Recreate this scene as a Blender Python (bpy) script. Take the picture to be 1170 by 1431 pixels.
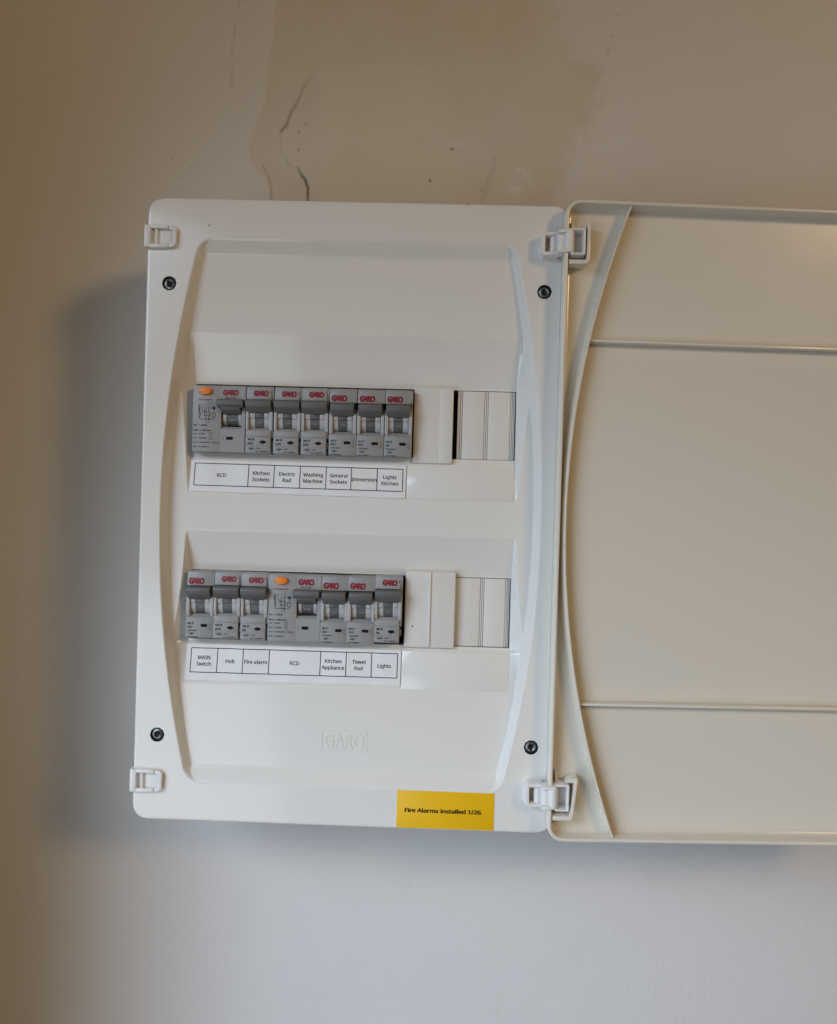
import bpy, bmesh, math, random
import numpy as np
from mathutils import Matrix, Vector

for _o in list(bpy.data.objects):
    bpy.data.objects.remove(_o)
S = bpy.context.scene
COL = S.collection

# ------------------------------------------------------------------ frame
# Everything is measured in millimetres in the panel's own frame:
#   X to the right, Y up, Z out of the wall towards the room; Z = 0 is the cover's front plane, the wall is Z = -100.
DEPTH = 0.100
HEIGHT = 1.5


def B(x, y, z):
    return Vector((x * .001, -z * .001 - DEPTH, y * .001 + HEIGHT))


# ------------------------------------------------------------------ camera
cam = bpy.data.cameras.new("camera")
cam_o = bpy.data.objects.new("camera", cam)
COL.objects.link(cam_o)
cam.sensor_fit = 'HORIZONTAL'
cam.sensor_width = 36.0
cam.lens = 36.0 * 1100 / 1170
cam.clip_start = .01
cam.clip_end = 50
_rx, _ry, _rz = 0.0055669, 0.0194351, 0.0287502          # pitch, yaw and roll of the phone against the wall


def _cam_matrix():
    c, s = math.cos, math.sin
    X = np.array([[1, 0, 0], [0, c(_rx), -s(_rx)], [0, s(_rx), c(_rx)]])
    Y = np.array([[c(_ry), 0, s(_ry)], [0, 1, 0], [-s(_ry), 0, c(_ry)]])
    Z = np.array([[c(_rz), -s(_rz), 0], [s(_rz), c(_rz), 0], [0, 0, 1]])
    Rm = Z @ Y @ X
    f = lambda v: Vector((v[0], v[2], -v[1]))
    r, d, fw = f(Rm[0]), f(Rm[1]), f(Rm[2])
    m = Matrix((r, -d, -fw)).transposed().to_4x4()
    m.translation = B(53.75, 5.78, 502.08)
    return m


cam_o.matrix_world = _cam_matrix()
S.camera = cam_o

# ------------------------------------------------------------------ world, lamps, exposure
W = bpy.data.worlds.new("World")
S.world = W
W.use_nodes = True
W.node_tree.nodes["Background"].inputs[0].default_value = (1.0, .81, .55, 1)
W.node_tree.nodes["Background"].inputs[1].default_value = .07


def area(name, loc, target, power, color, sx, sy, shape='RECTANGLE'):
    l = bpy.data.lights.new(name, 'AREA')
    l.shape = shape
    l.size = sx
    l.size_y = sy
    l.energy = power
    l.color = color
    o = bpy.data.objects.new(name, l)
    COL.objects.link(o)
    o.location = loc
    o.rotation_euler = (Vector(target) - Vector(loc)).to_track_quat('-Z', 'Y').to_euler()
    return o


# warm ceiling lamp of the hallway, up to the right
area("warm_room_lamp", B(1520, 800, 1600), B(60, 0, 0), 11.8, (1.0, .66, .33), .42, .42, 'DISK')
# cool lamp low on the left, standing in for daylight bounced off the floor
low_fill = area("cool_daylight", B(-660, -545, 780), B(220, -440, -50), 1.55, (.755, .925, 1.17), 1.2, .8)
low_fill.data.spread = math.radians(80)
# cool daylight from a window on the upper left
win2 = area("cool_daylight", B(-700, 260, 900), B(220, -500, -100), 1.5, (.755, .925, 1.17), .7, .6)
win2.data.spread = math.radians(58)
# added fill lamp, placed to be mirrored in the cover's glossy slopes
area("added_reflection_light", B(-770, -640, 1600), B(0, 0, 0), 2.4, (.93, .95, .93), .86, .70)

S.view_settings.view_transform = 'Standard'
S.view_settings.look = 'None'
S.view_settings.exposure = 0
S.view_settings.gamma = 1
S.view_settings.use_curve_mapping = False
S.cycles.max_bounces = 8
S.cycles.caustics_reflective = False
S.cycles.caustics_refractive = False


# ------------------------------------------------------------------ materials
def nodes(name):
    m = bpy.data.materials.new(name)
    m.use_nodes = True
    nt = m.node_tree
    b = nt.nodes["Principled BSDF"]
    return m, nt, b


def plastic(name, col, rough=.3, mottle=.03, bump=.02, scale=900, spec=.5, dirt=0.0, dirtcol=(.30, .25, .19), speck=0.0):
    m, nt, b = nodes(name)
    N, L = nt.nodes, nt.links
    tc = N.new("ShaderNodeTexCoord")
    n1 = N.new("ShaderNodeTexNoise")
    n1.inputs["Scale"].default_value = 38
    n1.inputs["Detail"].default_value = 6
    L.new(tc.outputs["Object"], n1.inputs["Vector"])
    mx = N.new("ShaderNodeMix")
    mx.data_type = 'RGBA'
    mx.inputs[6].default_value = tuple(max(0, c * (1 - mottle)) for c in col) + (1,)
    mx.inputs[7].default_value = tuple(min(1, c * (1 + mottle)) for c in col) + (1,)
    L.new(n1.outputs["Fac"], mx.inputs[0])
    out = mx.outputs[2]
    if dirt:
        n3 = N.new("ShaderNodeTexNoise")
        n3.inputs["Scale"].default_value = 140
        n3.inputs["Detail"].default_value = 8
        n3.inputs["Roughness"].default_value = .7
        L.new(tc.outputs["Object"], n3.inputs["Vector"])
        r = N.new("ShaderNodeValToRGB")
        r.color_ramp.elements[0].position = .60
        r.color_ramp.elements[1].position = .80
        r.color_ramp.elements[1].color = (dirt, dirt, dirt, 1)
        r.color_ramp.elements[0].color = (0, 0, 0, 1)
        L.new(n3.outputs["Fac"], r.inputs[0])
        m2 = N.new("ShaderNodeMix")
        m2.data_type = 'RGBA'
        L.new(r.outputs[0], m2.inputs[0])
        L.new(out, m2.inputs[6])
        m2.inputs[7].default_value = dirtcol + (1,)
        out = m2.outputs[2]
    if speck:                                    # a few specks of dust and moulding dirt
        vo = N.new("ShaderNodeTexVoronoi")
        vo.inputs["Scale"].default_value = 42
        L.new(tc.outputs["Object"], vo.inputs["Vector"])
        sx = N.new("ShaderNodeSeparateColor")
        L.new(vo.outputs["Color"], sx.inputs[0])
        lim = N.new("ShaderNodeMapRange")        # speck radius differs from cell to cell, most cells have none
        lim.inputs[1].default_value = .60
        lim.inputs[2].default_value = 1.0
        lim.inputs[3].default_value = 0.0
        lim.inputs[4].default_value = .034
        L.new(sx.outputs[0], lim.inputs[0])
        lt = N.new("ShaderNodeMath")
        lt.operation = 'LESS_THAN'
        L.new(vo.outputs["Distance"], lt.inputs[0])
        L.new(lim.outputs[0], lt.inputs[1])
        mu = N.new("ShaderNodeMath")
        mu.operation = 'MULTIPLY'
        L.new(lt.outputs[0], mu.inputs[0])
        mu.inputs[1].default_value = speck
        m3 = N.new("ShaderNodeMix")
        m3.data_type = 'RGBA'
        L.new(mu.outputs[0], m3.inputs[0])
        L.new(out, m3.inputs[6])
        m3.inputs[7].default_value = (.23, .20, .16, 1)
        out = m3.outputs[2]
    L.new(out, b.inputs["Base Color"])
    rr = N.new("ShaderNodeMapRange")
    rr.inputs[3].default_value = rough * .8
    rr.inputs[4].default_value = min(1, rough * 1.25)
    n4 = N.new("ShaderNodeTexNoise")
    n4.inputs["Scale"].default_value = 70
    n4.inputs["Detail"].default_value = 5
    L.new(tc.outputs["Object"], n4.inputs["Vector"])
    L.new(n4.outputs["Fac"], rr.inputs[0])
    L.new(rr.outputs[0], b.inputs["Roughness"])
    b.inputs["Specular IOR Level"].default_value = spec
    if bump:
        n2 = N.new("ShaderNodeTexNoise")
        n2.inputs["Scale"].default_value = scale
        n2.inputs["Detail"].default_value = 2
        L.new(tc.outputs["Object"], n2.inputs["Vector"])
        bp = N.new("ShaderNodeBump")
        bp.inputs["Strength"].default_value = bump
        bp.inputs["Distance"].default_value = .001
        L.new(n2.outputs["Fac"], bp.inputs["Height"])
        L.new(bp.outputs[0], b.inputs["Normal"])
    return m


M = {}
M['white'] = plastic('white_abs', (.745, .722, .665), .095, .008, .006, 500, .5, .035, speck=.8)
M['door'] = plastic('white_abs_door', (.715, .672, .575), .17, .008, .006, 500, .5, .02, speck=.8)
M['clip'] = plastic('white_clip', (.76, .745, .715), .35, .02, .02)
M['blank'] = plastic('blank_plate', (.70, .675, .62), .32, .03, .02, 900, .5, .40, (.33, .24, .15))
M['grey'] = plastic('breaker_grey', (.305, .302, .29), .42, .03, .04, 1600, .45, .12, (.2, .18, .15))
M['grey2'] = plastic('breaker_grey_duller', (.285, .283, .272), .36, .04, .04, 1600, .45, .18, (.2, .18, .15))
M['greylight'] = plastic('breaker_window_white', (.42, .415, .40), .38, .02, .02)
M['toggle'] = plastic('toggle_grey', (.125, .123, .118), .46, .03, .04, 1600)
M['barrel'] = plastic('barrel_grey', (.10, .10, .098), .42, .04, .03, 1600)
M['orange'] = plastic('orange_button', (.80, .22, .012), .38, .03, .02)
M['red'] = plastic('logo_red', (.22, .004, .012), .5, .03, 0)
M['ink'] = plastic('black_ink', (.008, .008, .009), .6, .0, 0, 900, .15)
M['greyink'] = plastic('grey_ink', (.03, .03, .03), .6, .0, 0, 900, .15)
M['paleink'] = plastic('pale_toggle_print', (.35, .35, .35), .6, .0, 0)
M['black'] = plastic('dark_cavity', (.006, .006, .006), .7, .0, 0)
M['paper'] = plastic('paper', (.76, .755, .735), .42, .012, .01, 300, .4)
M['yellow'] = plastic('yellow_tape', (.82, .475, .006), .36, .015, .01, 300, .45)
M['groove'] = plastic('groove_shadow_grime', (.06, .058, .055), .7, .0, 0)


def screw_mat():
    m, nt, b = nodes('black_zinc_screw')
    b.inputs["Base Color"].default_value = (.20, .21, .205, 1)
    b.inputs["Metallic"].default_value = .85
    b.inputs["Roughness"].default_value = .34
    return m


M['screw'] = screw_mat()


def wall_mat():
    m, nt, b = nodes('painted_plaster')
    N, L = nt.nodes, nt.links
    tc = N.new("ShaderNodeTexCoord")

    def att(n):
        a = N.new("ShaderNodeAttribute")
        a.attribute_name = n
        return a.outputs["Fac"]

    def mix(f, a, c):
        x = N.new("ShaderNodeMix")
        x.data_type = 'RGBA'
        L.new(f, x.inputs[0])
        if isinstance(a, tuple):
            x.inputs[6].default_value = a + (1,)
        else:
            L.new(a, x.inputs[6])
        if isinstance(c, tuple):
            x.inputs[7].default_value = c + (1,)
        else:
            L.new(c, x.inputs[7])
        return x.outputs[2]

    n = N.new("ShaderNodeTexNoise")
    n.inputs["Scale"].default_value = 9
    n.inputs["Detail"].default_value = 7
    L.new(tc.outputs["Object"], n.inputs["Vector"])
    base = mix(n.outputs["Fac"], (.64, .625, .60), (.69, .675, .65))
    n2 = N.new("ShaderNodeTexNoise")
    n2.inputs["Scale"].default_value = 26
    n2.inputs["Detail"].default_value = 8
    n2.inputs["Roughness"].default_value = .65
    L.new(tc.outputs["Object"], n2.inputs["Vector"])
    tan = mix(n2.outputs["Fac"], (.585, .535, .43), (.65, .60, .495))
    n5 = N.new("ShaderNodeTexNoise")
    n5.inputs["Scale"].default_value = 150
    n5.inputs["Detail"].default_value = 5
    L.new(tc.outputs["Object"], n5.inputs["Vector"])
    sp = N.new("ShaderNodeMapRange")
    sp.inputs[1].default_value = .60
    sp.inputs[2].default_value = .75
    sp.inputs[4].default_value = .10
    L.new(n5.outputs["Fac"], sp.inputs[0])
    base = mix(sp.outputs[0], base, (.42, .39, .34))
    c = mix(att("bare"), base, tan)
    c = mix(att("pale"), c, (.665, .615, .515))
    c = mix(att("dab"), c, (.68, .645, .585))
    c = mix(att("crack"), c, (.115, .080, .052))
    L.new(c, b.inputs["Base Color"])
    b.inputs["Roughness"].default_value = .55
    b.inputs["Specular IOR Level"].default_value = .35
    # roller stipple
    n3 = N.new("ShaderNodeTexNoise")
    n3.inputs["Scale"].default_value = 300
    n3.inputs["Detail"].default_value = 3
    L.new(tc.outputs["Object"], n3.inputs["Vector"])
    n4 = N.new("ShaderNodeTexNoise")
    n4.inputs["Scale"].default_value = 16
    n4.inputs["Detail"].default_value = 4
    L.new(tc.outputs["Object"], n4.inputs["Vector"])
    b1 = N.new("ShaderNodeBump")
    b1.inputs["Strength"].default_value = .34
    b1.inputs["Distance"].default_value = .001
    L.new(n3.outputs["Fac"], b1.inputs["Height"])
    b2 = N.new("ShaderNodeBump")
    b2.inputs["Strength"].default_value = .22
    b2.inputs["Distance"].default_value = .006
    L.new(n4.outputs["Fac"], b2.inputs["Height"])
    L.new(b1.outputs[0], b2.inputs["Normal"])
    L.new(b2.outputs[0], b.inputs["Normal"])
    return m


M['wall'] = wall_mat()


# ------------------------------------------------------------------ mesh helpers
class MB:
    """collects verts / faces given in panel millimetres, relative to an origin"""

    def __init__(self):
        self.v = []
        self.f = []

    def add(self, vs, fs, M4=None):
        k = len(self.v)
        self.v += [tuple(p) for p in vs]
        self.f += [tuple(i + k for i in f) for f in fs]
        return self

    def bm(self, bm, mtx=None):
        bm.verts.ensure_lookup_table()
        bm.verts.index_update()
        vs = [(mtx @ v.co if mtx else v.co) for v in bm.verts]
        fs = [[v.index for v in f.verts] for f in bm.faces]
        self.add(vs, fs)
        bm.free()
        return self

    def box(self, x0, x1, y0, y1, z0, z1, bev=.25, seg=2, mtx=None):
        bm = bmesh.new()
        bmesh.ops.create_cube(bm, size=1)
        for v in bm.verts:
            v.co = Vector((x0 + (v.co.x + .5) * (x1 - x0), y0 + (v.co.y + .5) * (y1 - y0), z0 + (v.co.z + .5) * (z1 - z0)))
        if bev:
            bmesh.ops.bevel(bm, geom=list(bm.edges), offset=bev, segments=seg, affect='EDGES', profile=.5)
        return self.bm(bm, mtx)

    def prism(self, prof, x0, x1, bev=.25, seg=2, mtx=None):
        """prof: list of (y, z), extruded along X"""
        bm = bmesh.new()
        a = [bm.verts.new((x0, y, z)) for y, z in prof]
        c = [bm.verts.new((x1, y, z)) for y, z in prof]
        n = len(prof)
        bm.faces.new(a)
        bm.faces.new(c[::-1])
        for i in range(n):
            bm.faces.new((a[i], c[i], c[(i + 1) % n], a[(i + 1) % n])[::-1])
        bmesh.ops.recalc_face_normals(bm, faces=list(bm.faces))
        if bev:
            bmesh.ops.bevel(bm, geom=list(bm.edges), offset=bev, segments=seg, affect='EDGES', profile=.5, clamp_overlap=True)
        return self.bm(bm, mtx)

    def slab(self, poly, z0, z1, bev=.2, seg=2, mtx=None):
        """poly: list of (x, y), extruded along Z"""
        bm = bmesh.new()
        a = [bm.verts.new((x, y, z0)) for x, y in poly]
        c = [bm.verts.new((x, y, z1)) for x, y in poly]
        n = len(poly)
        bm.faces.new(a[::-1])
        top = bm.faces.new(c)
        for i in range(n):
            bm.faces.new((a[i], a[(i + 1) % n], c[(i + 1) % n], c[i]))
        bmesh.ops.recalc_face_normals(bm, faces=list(bm.faces))
        if bev:
            es = [e for e in bm.edges if all(abs(v.co.z - z1) < 1e-6 for v in e.verts)]
            bmesh.ops.bevel(bm, geom=es, offset=bev, segments=seg, affect='EDGES', profile=.5, clamp_overlap=True)
        return self.bm(bm, mtx)

    def rings(self, loops, close0=True, close1=True):
        n = len(loops[0])
        vs = [p for l in loops for p in l]
        fs = []
        for r in range(len(loops) - 1):
            for i in range(n):
                j = (i + 1) % n
                fs.append((r * n + i, r * n + j, (r + 1) * n + j, (r + 1) * n + i))
        if close0:
            fs.append(tuple(range(n))[::-1])
        if close1:
            fs.append(tuple((len(loops) - 1) * n + i for i in range(n)))
        return self.add(vs, fs)

    def lathe(self, cx, cy, prof, n=40, ex=1.0, ey=1.0, close0=False, close1=True):
        """prof: list of (r, z), axis Z"""
        loops = []
        for r, z in prof:
            loops.append([(cx + ex * r * math.cos(2 * math.pi * i / n), cy + ey * r * math.sin(2 * math.pi * i / n), z) for i in range(n)])
        return self.rings(loops, close0, close1)

    def frame(self, x0, x1, y0, y1, t, z0, z1, r=1.0, bev=.25):
        """rounded rectangular ring, wall thickness t, rising from z0 to z1"""
        o = rrect((x0 + x1) / 2, (y0 + y1) / 2, (x1 - x0) / 2, (y1 - y0) / 2, r, 5)

        def off(d):
            return rrect((x0 + x1) / 2, (y0 + y1) / 2, (x1 - x0) / 2 - d, (y1 - y0) / 2 - d, max(.15, r - d), 5)
        L = [[(x, y, z) for x, y in off(d)] for d, z in
             ((0, z0), (0, z1 - bev), (bev * .3, z1 - bev * .3), (bev, z1), (t - bev, z1), (t - bev * .3, z1 - bev * .3), (t, z1 - bev), (t, z0))]
        return self.rings(L, False, False)

    def line(self, x0, y0, x1, y1, w, z):
        dx, dy = x1 - x0, y1 - y0
        l = math.hypot(dx, dy) or 1
        nx, ny = -dy / l * w / 2, dx / l * w / 2
        return self.add([(x0 + nx, y0 + ny, z), (x0 - nx, y0 - ny, z), (x1 - nx, y1 - ny, z), (x1 + nx, y1 + ny, z)], [(0, 1, 2, 3)])

    def mesh(self, name, mat, origin=(0, 0, 0), smooth=35):
        me = bpy.data.meshes.new(name)
        ox, oy, oz = origin
        me.from_pydata([((x - ox) * .001, -(z - oz) * .001, (y - oy) * .001) for x, y, z in self.v], [], self.f)
        me.materials.append(mat)
        me.validate()
        if smooth:
            me.shade_smooth()
            me.set_sharp_from_angle(angle=math.radians(smooth))
        me.update()
        return me


def rrect(cx, cy, hx, hy, r, seg=8):
    pts = []
    for k, (sx, sy) in enumerate(((1, 1), (-1, 1), (-1, -1), (1, -1))):
        for i in range(seg + 1):
            a = math.pi / 2 * (k + i / seg)
            pts.append((cx + sx * (hx - r) + r * math.cos(a), cy + sy * (hy - r) + r * math.sin(a)))
    return pts


def obj(name, mesh, parent=None, loc=None):
    o = bpy.data.objects.new(name, mesh)
    COL.objects.link(o)
    if parent:
        o.parent = parent
    if loc is not None:
        o.location = loc
    return o


def tag(o, label=None, category=None, group=None, kind=None):
    for k, v in (('label', label), ('category', category), ('group', group), ('kind', kind)):
        if v:
            o[k] = v
    return o


def empty(name, origin, rz=0.0):
    o = bpy.data.objects.new(name, None)
    COL.objects.link(o)
    o.empty_display_size = .01
    o.location = B(*origin)
    o.rotation_euler = (0, rz, 0)
    return o


_fonts = {}
FONT = None
try:                                             # the grotesque that ships with Blender; its built-in face otherwise
    import os
    FONT = bpy.data.fonts.load(os.path.join(bpy.utils.system_resource('DATAFILES', path='fonts'), "NotoSansHebrew-Regular.woff2"))
except Exception:
    FONT = None


def text_shapes(s, size, fat=0.0, spacing=1.0):
    """vertices and faces of a line of lettering: baseline at y = 0, left edge at x = 0, cap height about .73 size"""
    key = (s, size, fat, spacing)
    if key in _fonts:
        return _fonts[key]
    cu = bpy.data.curves.new("lettering", 'FONT')
    cu.body = s
    cu.size = size
    cu.offset = fat
    if FONT and not fat:
        cu.font = FONT
    cu.space_character = spacing
    cu.resolution_u = 3
    t = bpy.data.objects.new("lettering", cu)
    COL.objects.link(t)
    bpy.context.view_layer.update()
    me = bpy.data.meshes.new_from_object(t.evaluated_get(bpy.context.evaluated_depsgraph_get()))
    v = [tuple(p.co) for p in me.vertices]
    f = [tuple(p.vertices) for p in me.polygons]
    bpy.data.objects.remove(t)
    bpy.data.meshes.remove(me)
    bpy.data.curves.remove(cu)
    _fonts[key] = (v, f)
    return v, f


def put_text(mb, s, x, y, z, size, bold=0.0, spacing=1.0, align='C', width=None, height=None, zfun=None, fat=0.0, rise=.35):
    """x, y: centre (or left) and middle of the line's capitals"""
    v, f = text_shapes(s, size, fat, spacing)
    xs = [p[0] for p in v]
    ys = [p[1] for p in v]
    w = max(xs) - min(xs)
    sx = width / w if width else 1
    sy = 1 if not height else height / (max(ys) - min(ys))
    x0 = x - min(xs) * sx - (w * sx / 2 if align == 'C' else 0)
    if height:
        y0 = y - (max(ys) + min(ys)) / 2 * sy
    else:
        y0 = y - .36 * size
    pts = []
    for p in v:
        X, Y = x0 + p[0] * sx, y0 + p[1] * sy
        pts.append((X, Y, zfun(X, Y) if zfun else z))
    if bold:                                     # heavier strokes: the line struck several times, a hair apart
        for k, (dx, dy) in enumerate(((-1, 0), (1, 0), (0, 1), (0, -1), (-.7, .7), (.7, -.7), (.7, .7), (-.7, -.7))):
            mb.add([(a + dx * bold, b_ + dy * bold * rise, c - .004 * (k + 1)) for a, b_, c in pts], f)
    mb.add(pts, f)
    return mb


# ------------------------------------------------------------------ noise for the wall relief
_rng = np.random.RandomState(11)
_lat = _rng.rand(256, 256)


def vnoise(x, y):
    xi, yi = np.floor(x).astype(int), np.floor(y).astype(int)
    fx, fy = x - xi, y - yi
    fx, fy = fx * fx * (3 - 2 * fx), fy * fy * (3 - 2 * fy)
    g = lambda a, b: _lat[a % 256, b % 256]
    return (g(xi, yi) * (1 - fx) + g(xi + 1, yi) * fx) * (1 - fy) + (g(xi, yi + 1) * (1 - fx) + g(xi + 1, yi + 1) * fx) * fy


def fbm(x, y, o=4):
    s, a, t = 0, 1, 0
    for k in range(o):
        s = s + a * vnoise(x * 2 ** k + 17 * k, y * 2 ** k + 31 * k)
        t += a
        a *= .5
    return s / t


def sstep(a, b, x):
    t = np.clip((x - a) / (b - a), 0, 1)
    return t * t * (3 - 2 * t)


# ------------------------------------------------------------------ wall
def build_wall():
    def axis(lo, f0, f1, hi, step):
        a = list(np.linspace(lo, f0, 40)[:-1]) + list(np.arange(f0, f1, step)) + list(np.linspace(f1, hi, 40))
        return np.array(a)
    xs = axis(-1000, -215, 240, 1200, .8)
    ys = axis(-900, 215, 420, 900, .8)
    X, Y = np.meshgrid(xs, ys)
    # ragged outline
    jx = (fbm(X / 14, Y / 14, 4) - .5) * 14
    jy = (fbm(X / 14 + 60, Y / 14 + 9, 4) - .5) * 14
    Xj, Yj = X + jx, Y + jy
    tl = np.array([(-70, 470), (-78.7, 391), (-81.6, 358), (-84.2, 331), (-86.9, 309), (-92.5, 292), (-97.6, 279), (-95.7, 270), (-87.8, 264), (-82, 254), (-78.3, 240), (-76, 150)])
    tr = np.array([(120, 470), (131.5, 394), (138.6, 373), (143.5, 357), (168, 347), (172, 341), (170.6, 319), (166.7, 305), (162.7, 292), (151, 283), (146, 264), (141.5, 241), (140, 150)])
    xl = np.interp(Yj, tl[::-1, 1], tl[::-1, 0])
    xr = np.interp(Yj, tr[::-1, 1], tr[::-1, 0])
    bare = sstep(-1.2, 1.6, X + jx * .3 - xl) * (1 - sstep(-13, 9, Xj - xr + (fbm(X / 4 + 50, Y / 4, 3) - .5) * 22))
    bare = bare * sstep(150, 190, Y) * (1 - sstep(430, 480, Y))
    bare *= .80 + .75 * (fbm(X / 34, Y / 34, 5) - .42)
    # thin paint remains over the patch
    il = np.interp(Y, [230, 262, 288, 310, 345], [-47, -56, -52, -41, -39])
    ir = np.interp(Y, [230, 241, 295, 344], [66, 66, 55, 36])
    pale = sstep(-5, 5, Xj - il) * (1 - sstep(-14, 16, Xj - ir)) * (1 - sstep(-4, 5, Yj - 345)) * sstep(150, 190, Y) * (.40 + .5 * fbm(X / 18 + 9, Y / 18, 4))
    fl = sstep(.52, .60, fbm(X / 5 + 3, Y / 5, 4))
    dab = np.exp(-(((X - 109) / 12) ** 2 + ((Y - 257) / 14) ** 2) ** 2) * (.30 + .75 * fl)
    dab = np.maximum(dab, np.exp(-(((X + 60) / 12) ** 2 + ((Y - 275) / 20) ** 2) ** 2) * .32)
    dab = np.maximum(dab, np.exp(-(((X - 64) / 14) ** 2 + ((Y - 283) / 12) ** 2)) * .5 * fl)
    dab = np.maximum(dab, np.exp(-(((X - 166) / 12) ** 2 + ((Y - 282) / 22) ** 2)) * .5 * fl)

    def poly(pts, w0, w1, amp, wob=1.6):
        d = np.full(X.shape, 1e9)
        s = np.zeros(X.shape)
        pts = np.array(pts, float)
        PX = X + (fbm(X / 6 + 5, Y / 6, 3) - .5) * 2 * wob
        PY = Y + (fbm(X / 6, Y / 6 + 40, 3) - .5) * 2 * wob
        n = len(pts) - 1
        for i in range(n):
            a, b = pts[i], pts[i + 1]
            ab = b - a
            t = np.clip(((PX - a[0]) * ab[0] + (PY - a[1]) * ab[1]) / (ab @ ab), 0, 1)
            dd = np.hypot(PX - a[0] - t * ab[0], PY - a[1] - t * ab[1])
            m = dd < d
            d = np.where(m, dd, d)
            s = np.where(m, (i + t) / n, s)
        w = w0 + (w1 - w0) * s
        return amp * np.exp(-(d / w) ** 2), s

    crack = np.zeros(X.shape)
    A = [(-49, 335), (-53, 328.6), (-57.5, 321), (-63, 309), (-66.8, 298), (-71.5, 292)]
    A2 = [(-71.5, 292), (-72.4, 284.5), (-71, 276), (-65.4, 268), (-58.5, 260)]
    Bc = [(-57.6, 264), (-55.8, 260), (-52.3, 254), (-49.4, 248), (-49.6, 230)]
    C = [(-86, 266), (-84.5, 263.5), (-78.7, 252.7), (-77.2, 232)]
    D = [(-104, 396), (-108.6, 377), (-110.8, 357), (-111, 341), (-111.5, 325)]
    for p, w0, w1, a in ((A, .7, 1.15, .62), (A2, .6, .6, .16), (Bc, .8, 1.25, .95), (C, .7, .7, .40), (D, .7, .8, .20)):
        k, s = poly(p, w0, w1, a)
        if p is A:
            k = k * (.25 + .75 * s)
        if p is D:
            k = k * (.3 + .9 * fl)
        if p is Bc:
            k = k * (.45 + .55 * np.minimum(1, s * 2.2))
        crack = np.maximum(crack, k)
    for x, y, r, a in ((59.8, 280, 1.0, 1), (43.5, 255.7, 1.0, 1), (-57.9, 277.2, .8, .8), (-58, 291, 1.3, .4), (-53, 297, 1.2, .3), (183, 384, 1.2, .25), (178, 368, 1.0, .25), (176, 357, 1.2, .25),
                       (84, 250, 2.2, .18), (-155, 268, .9, .3), (-140, 262, .8, .3), (-146, 255, .9, .3), (-203, 300, .8, .3)):
        crack = np.maximum(crack, a * np.exp(-((X - x) ** 2 + (Y - y) ** 2) / r ** 2))
    st, _ = poly([(93, 275), (90, 262), (84, 243)], 1.5, 2.5, .13)
    crack = np.maximum(crack, st)
    spk = sstep(.70, .78, fbm(X / 3.2, Y / 3.2 + 90, 3)) * (np.exp(-((X + 108) / 10) ** 2) + np.exp(-((X - 172) / 14) ** 2)) * sstep(240, 260, Y)
    Z = -100 - bare * .9 + pale * .8 + dab * .5 - crack * 1.1 + spk * .35
    Z += (fbm(X / 60 + 7, Y / 60, 3) - .5) * 1.2 * sstep(200, 260, Y)
    Z += (fbm(X / 9 + 7, Y / 9, 4) - .5) * .35 * bare
    ny, nx = X.shape
    v = np.stack([X * .001, -Z * .001 - DEPTH, Y * .001 + HEIGHT], -1).reshape(-1, 3)
    i = np.arange(ny * nx).reshape(ny, nx)
    f = np.stack([i[:-1, :-1], i[:-1, 1:], i[1:, 1:], i[1:, :-1]], -1).reshape(-1, 4)
    me = bpy.data.meshes.new("wall")
    me.vertices.add(len(v))
    me.vertices.foreach_set("co", v.ravel())
    me.loops.add(f.size)
    me.loops.foreach_set("vertex_index", f.ravel().astype(np.int32))
    me.polygons.add(len(f))
    me.polygons.foreach_set("loop_start", np.arange(0, f.size, 4, dtype=np.int32))
    me.polygons.foreach_set("loop_total", np.full(len(f), 4, dtype=np.int32))
    me.update(calc_edges=True)
    for n, a in (("bare", bare), ("pale", pale), ("dab", dab), ("crack", crack)):
        at = me.attributes.new(n, 'FLOAT', 'POINT')
        at.data.foreach_set("value", np.clip(a, 0, 1).astype(np.float32).ravel())
    me.materials.append(M['wall'])
    me.shade_smooth()
    tag(obj("wall", me), "off-white plastered wall with a bare tan patch and cracks above the box", None, None, "structure")


build_wall()

# unseen wall block added on the left to keep cool light off the edge
_mb = bmesh.new()
bmesh.ops.create_cube(_mb, size=1)
for _v in _mb.verts:
    _v.co = Vector((-.396 + _v.co.x * .2, -.104 + _v.co.y * .21, HEIGHT + _v.co.z * 1.8))
bmesh.ops.bevel(_mb, geom=list(_mb.edges), offset=.004, segments=2, affect='EDGES', profile=.5)
_me = bpy.data.meshes.new("side_shade_block")
_mb.to_mesh(_me)
_mb.free()
_me.materials.append(M['wall'])
tag(obj("side_shade_block", _me), "unseen wall block added left of the fuse box to shade the wall", None, None, "structure")

# ------------------------------------------------------------------ enclosure
unit = empty("fuse_box", (0, 0, -100))
tag(unit, "white plastic fuse box on the wall, its door swung open to the right", "fuse box")
UO = (0, 0, -100)
ROWS = (59.6, -61.3)
SLOTS = ((83.6, 38.2), (-39.2, -84.8))
SX = 105.8


def zprofile(y):
    """depth of the middle panel: the two rows of devices lie in troughs"""
    ky = [-201, -113, -88, -86, -84.8, -39.2, -38, -13, 9.5, 11.5, 33, 37, 38.2, 83.6, 85, 116, 201]
    kz = [-8.5, -8.5, -12.6, -14.4, -14.8, -17, -17, -8.5, -8.5, -8.7, -12.4, -14.4, -14.8, -17, -17, -8.5, -8.5]
    return np.interp(y, ky, kz)


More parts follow.
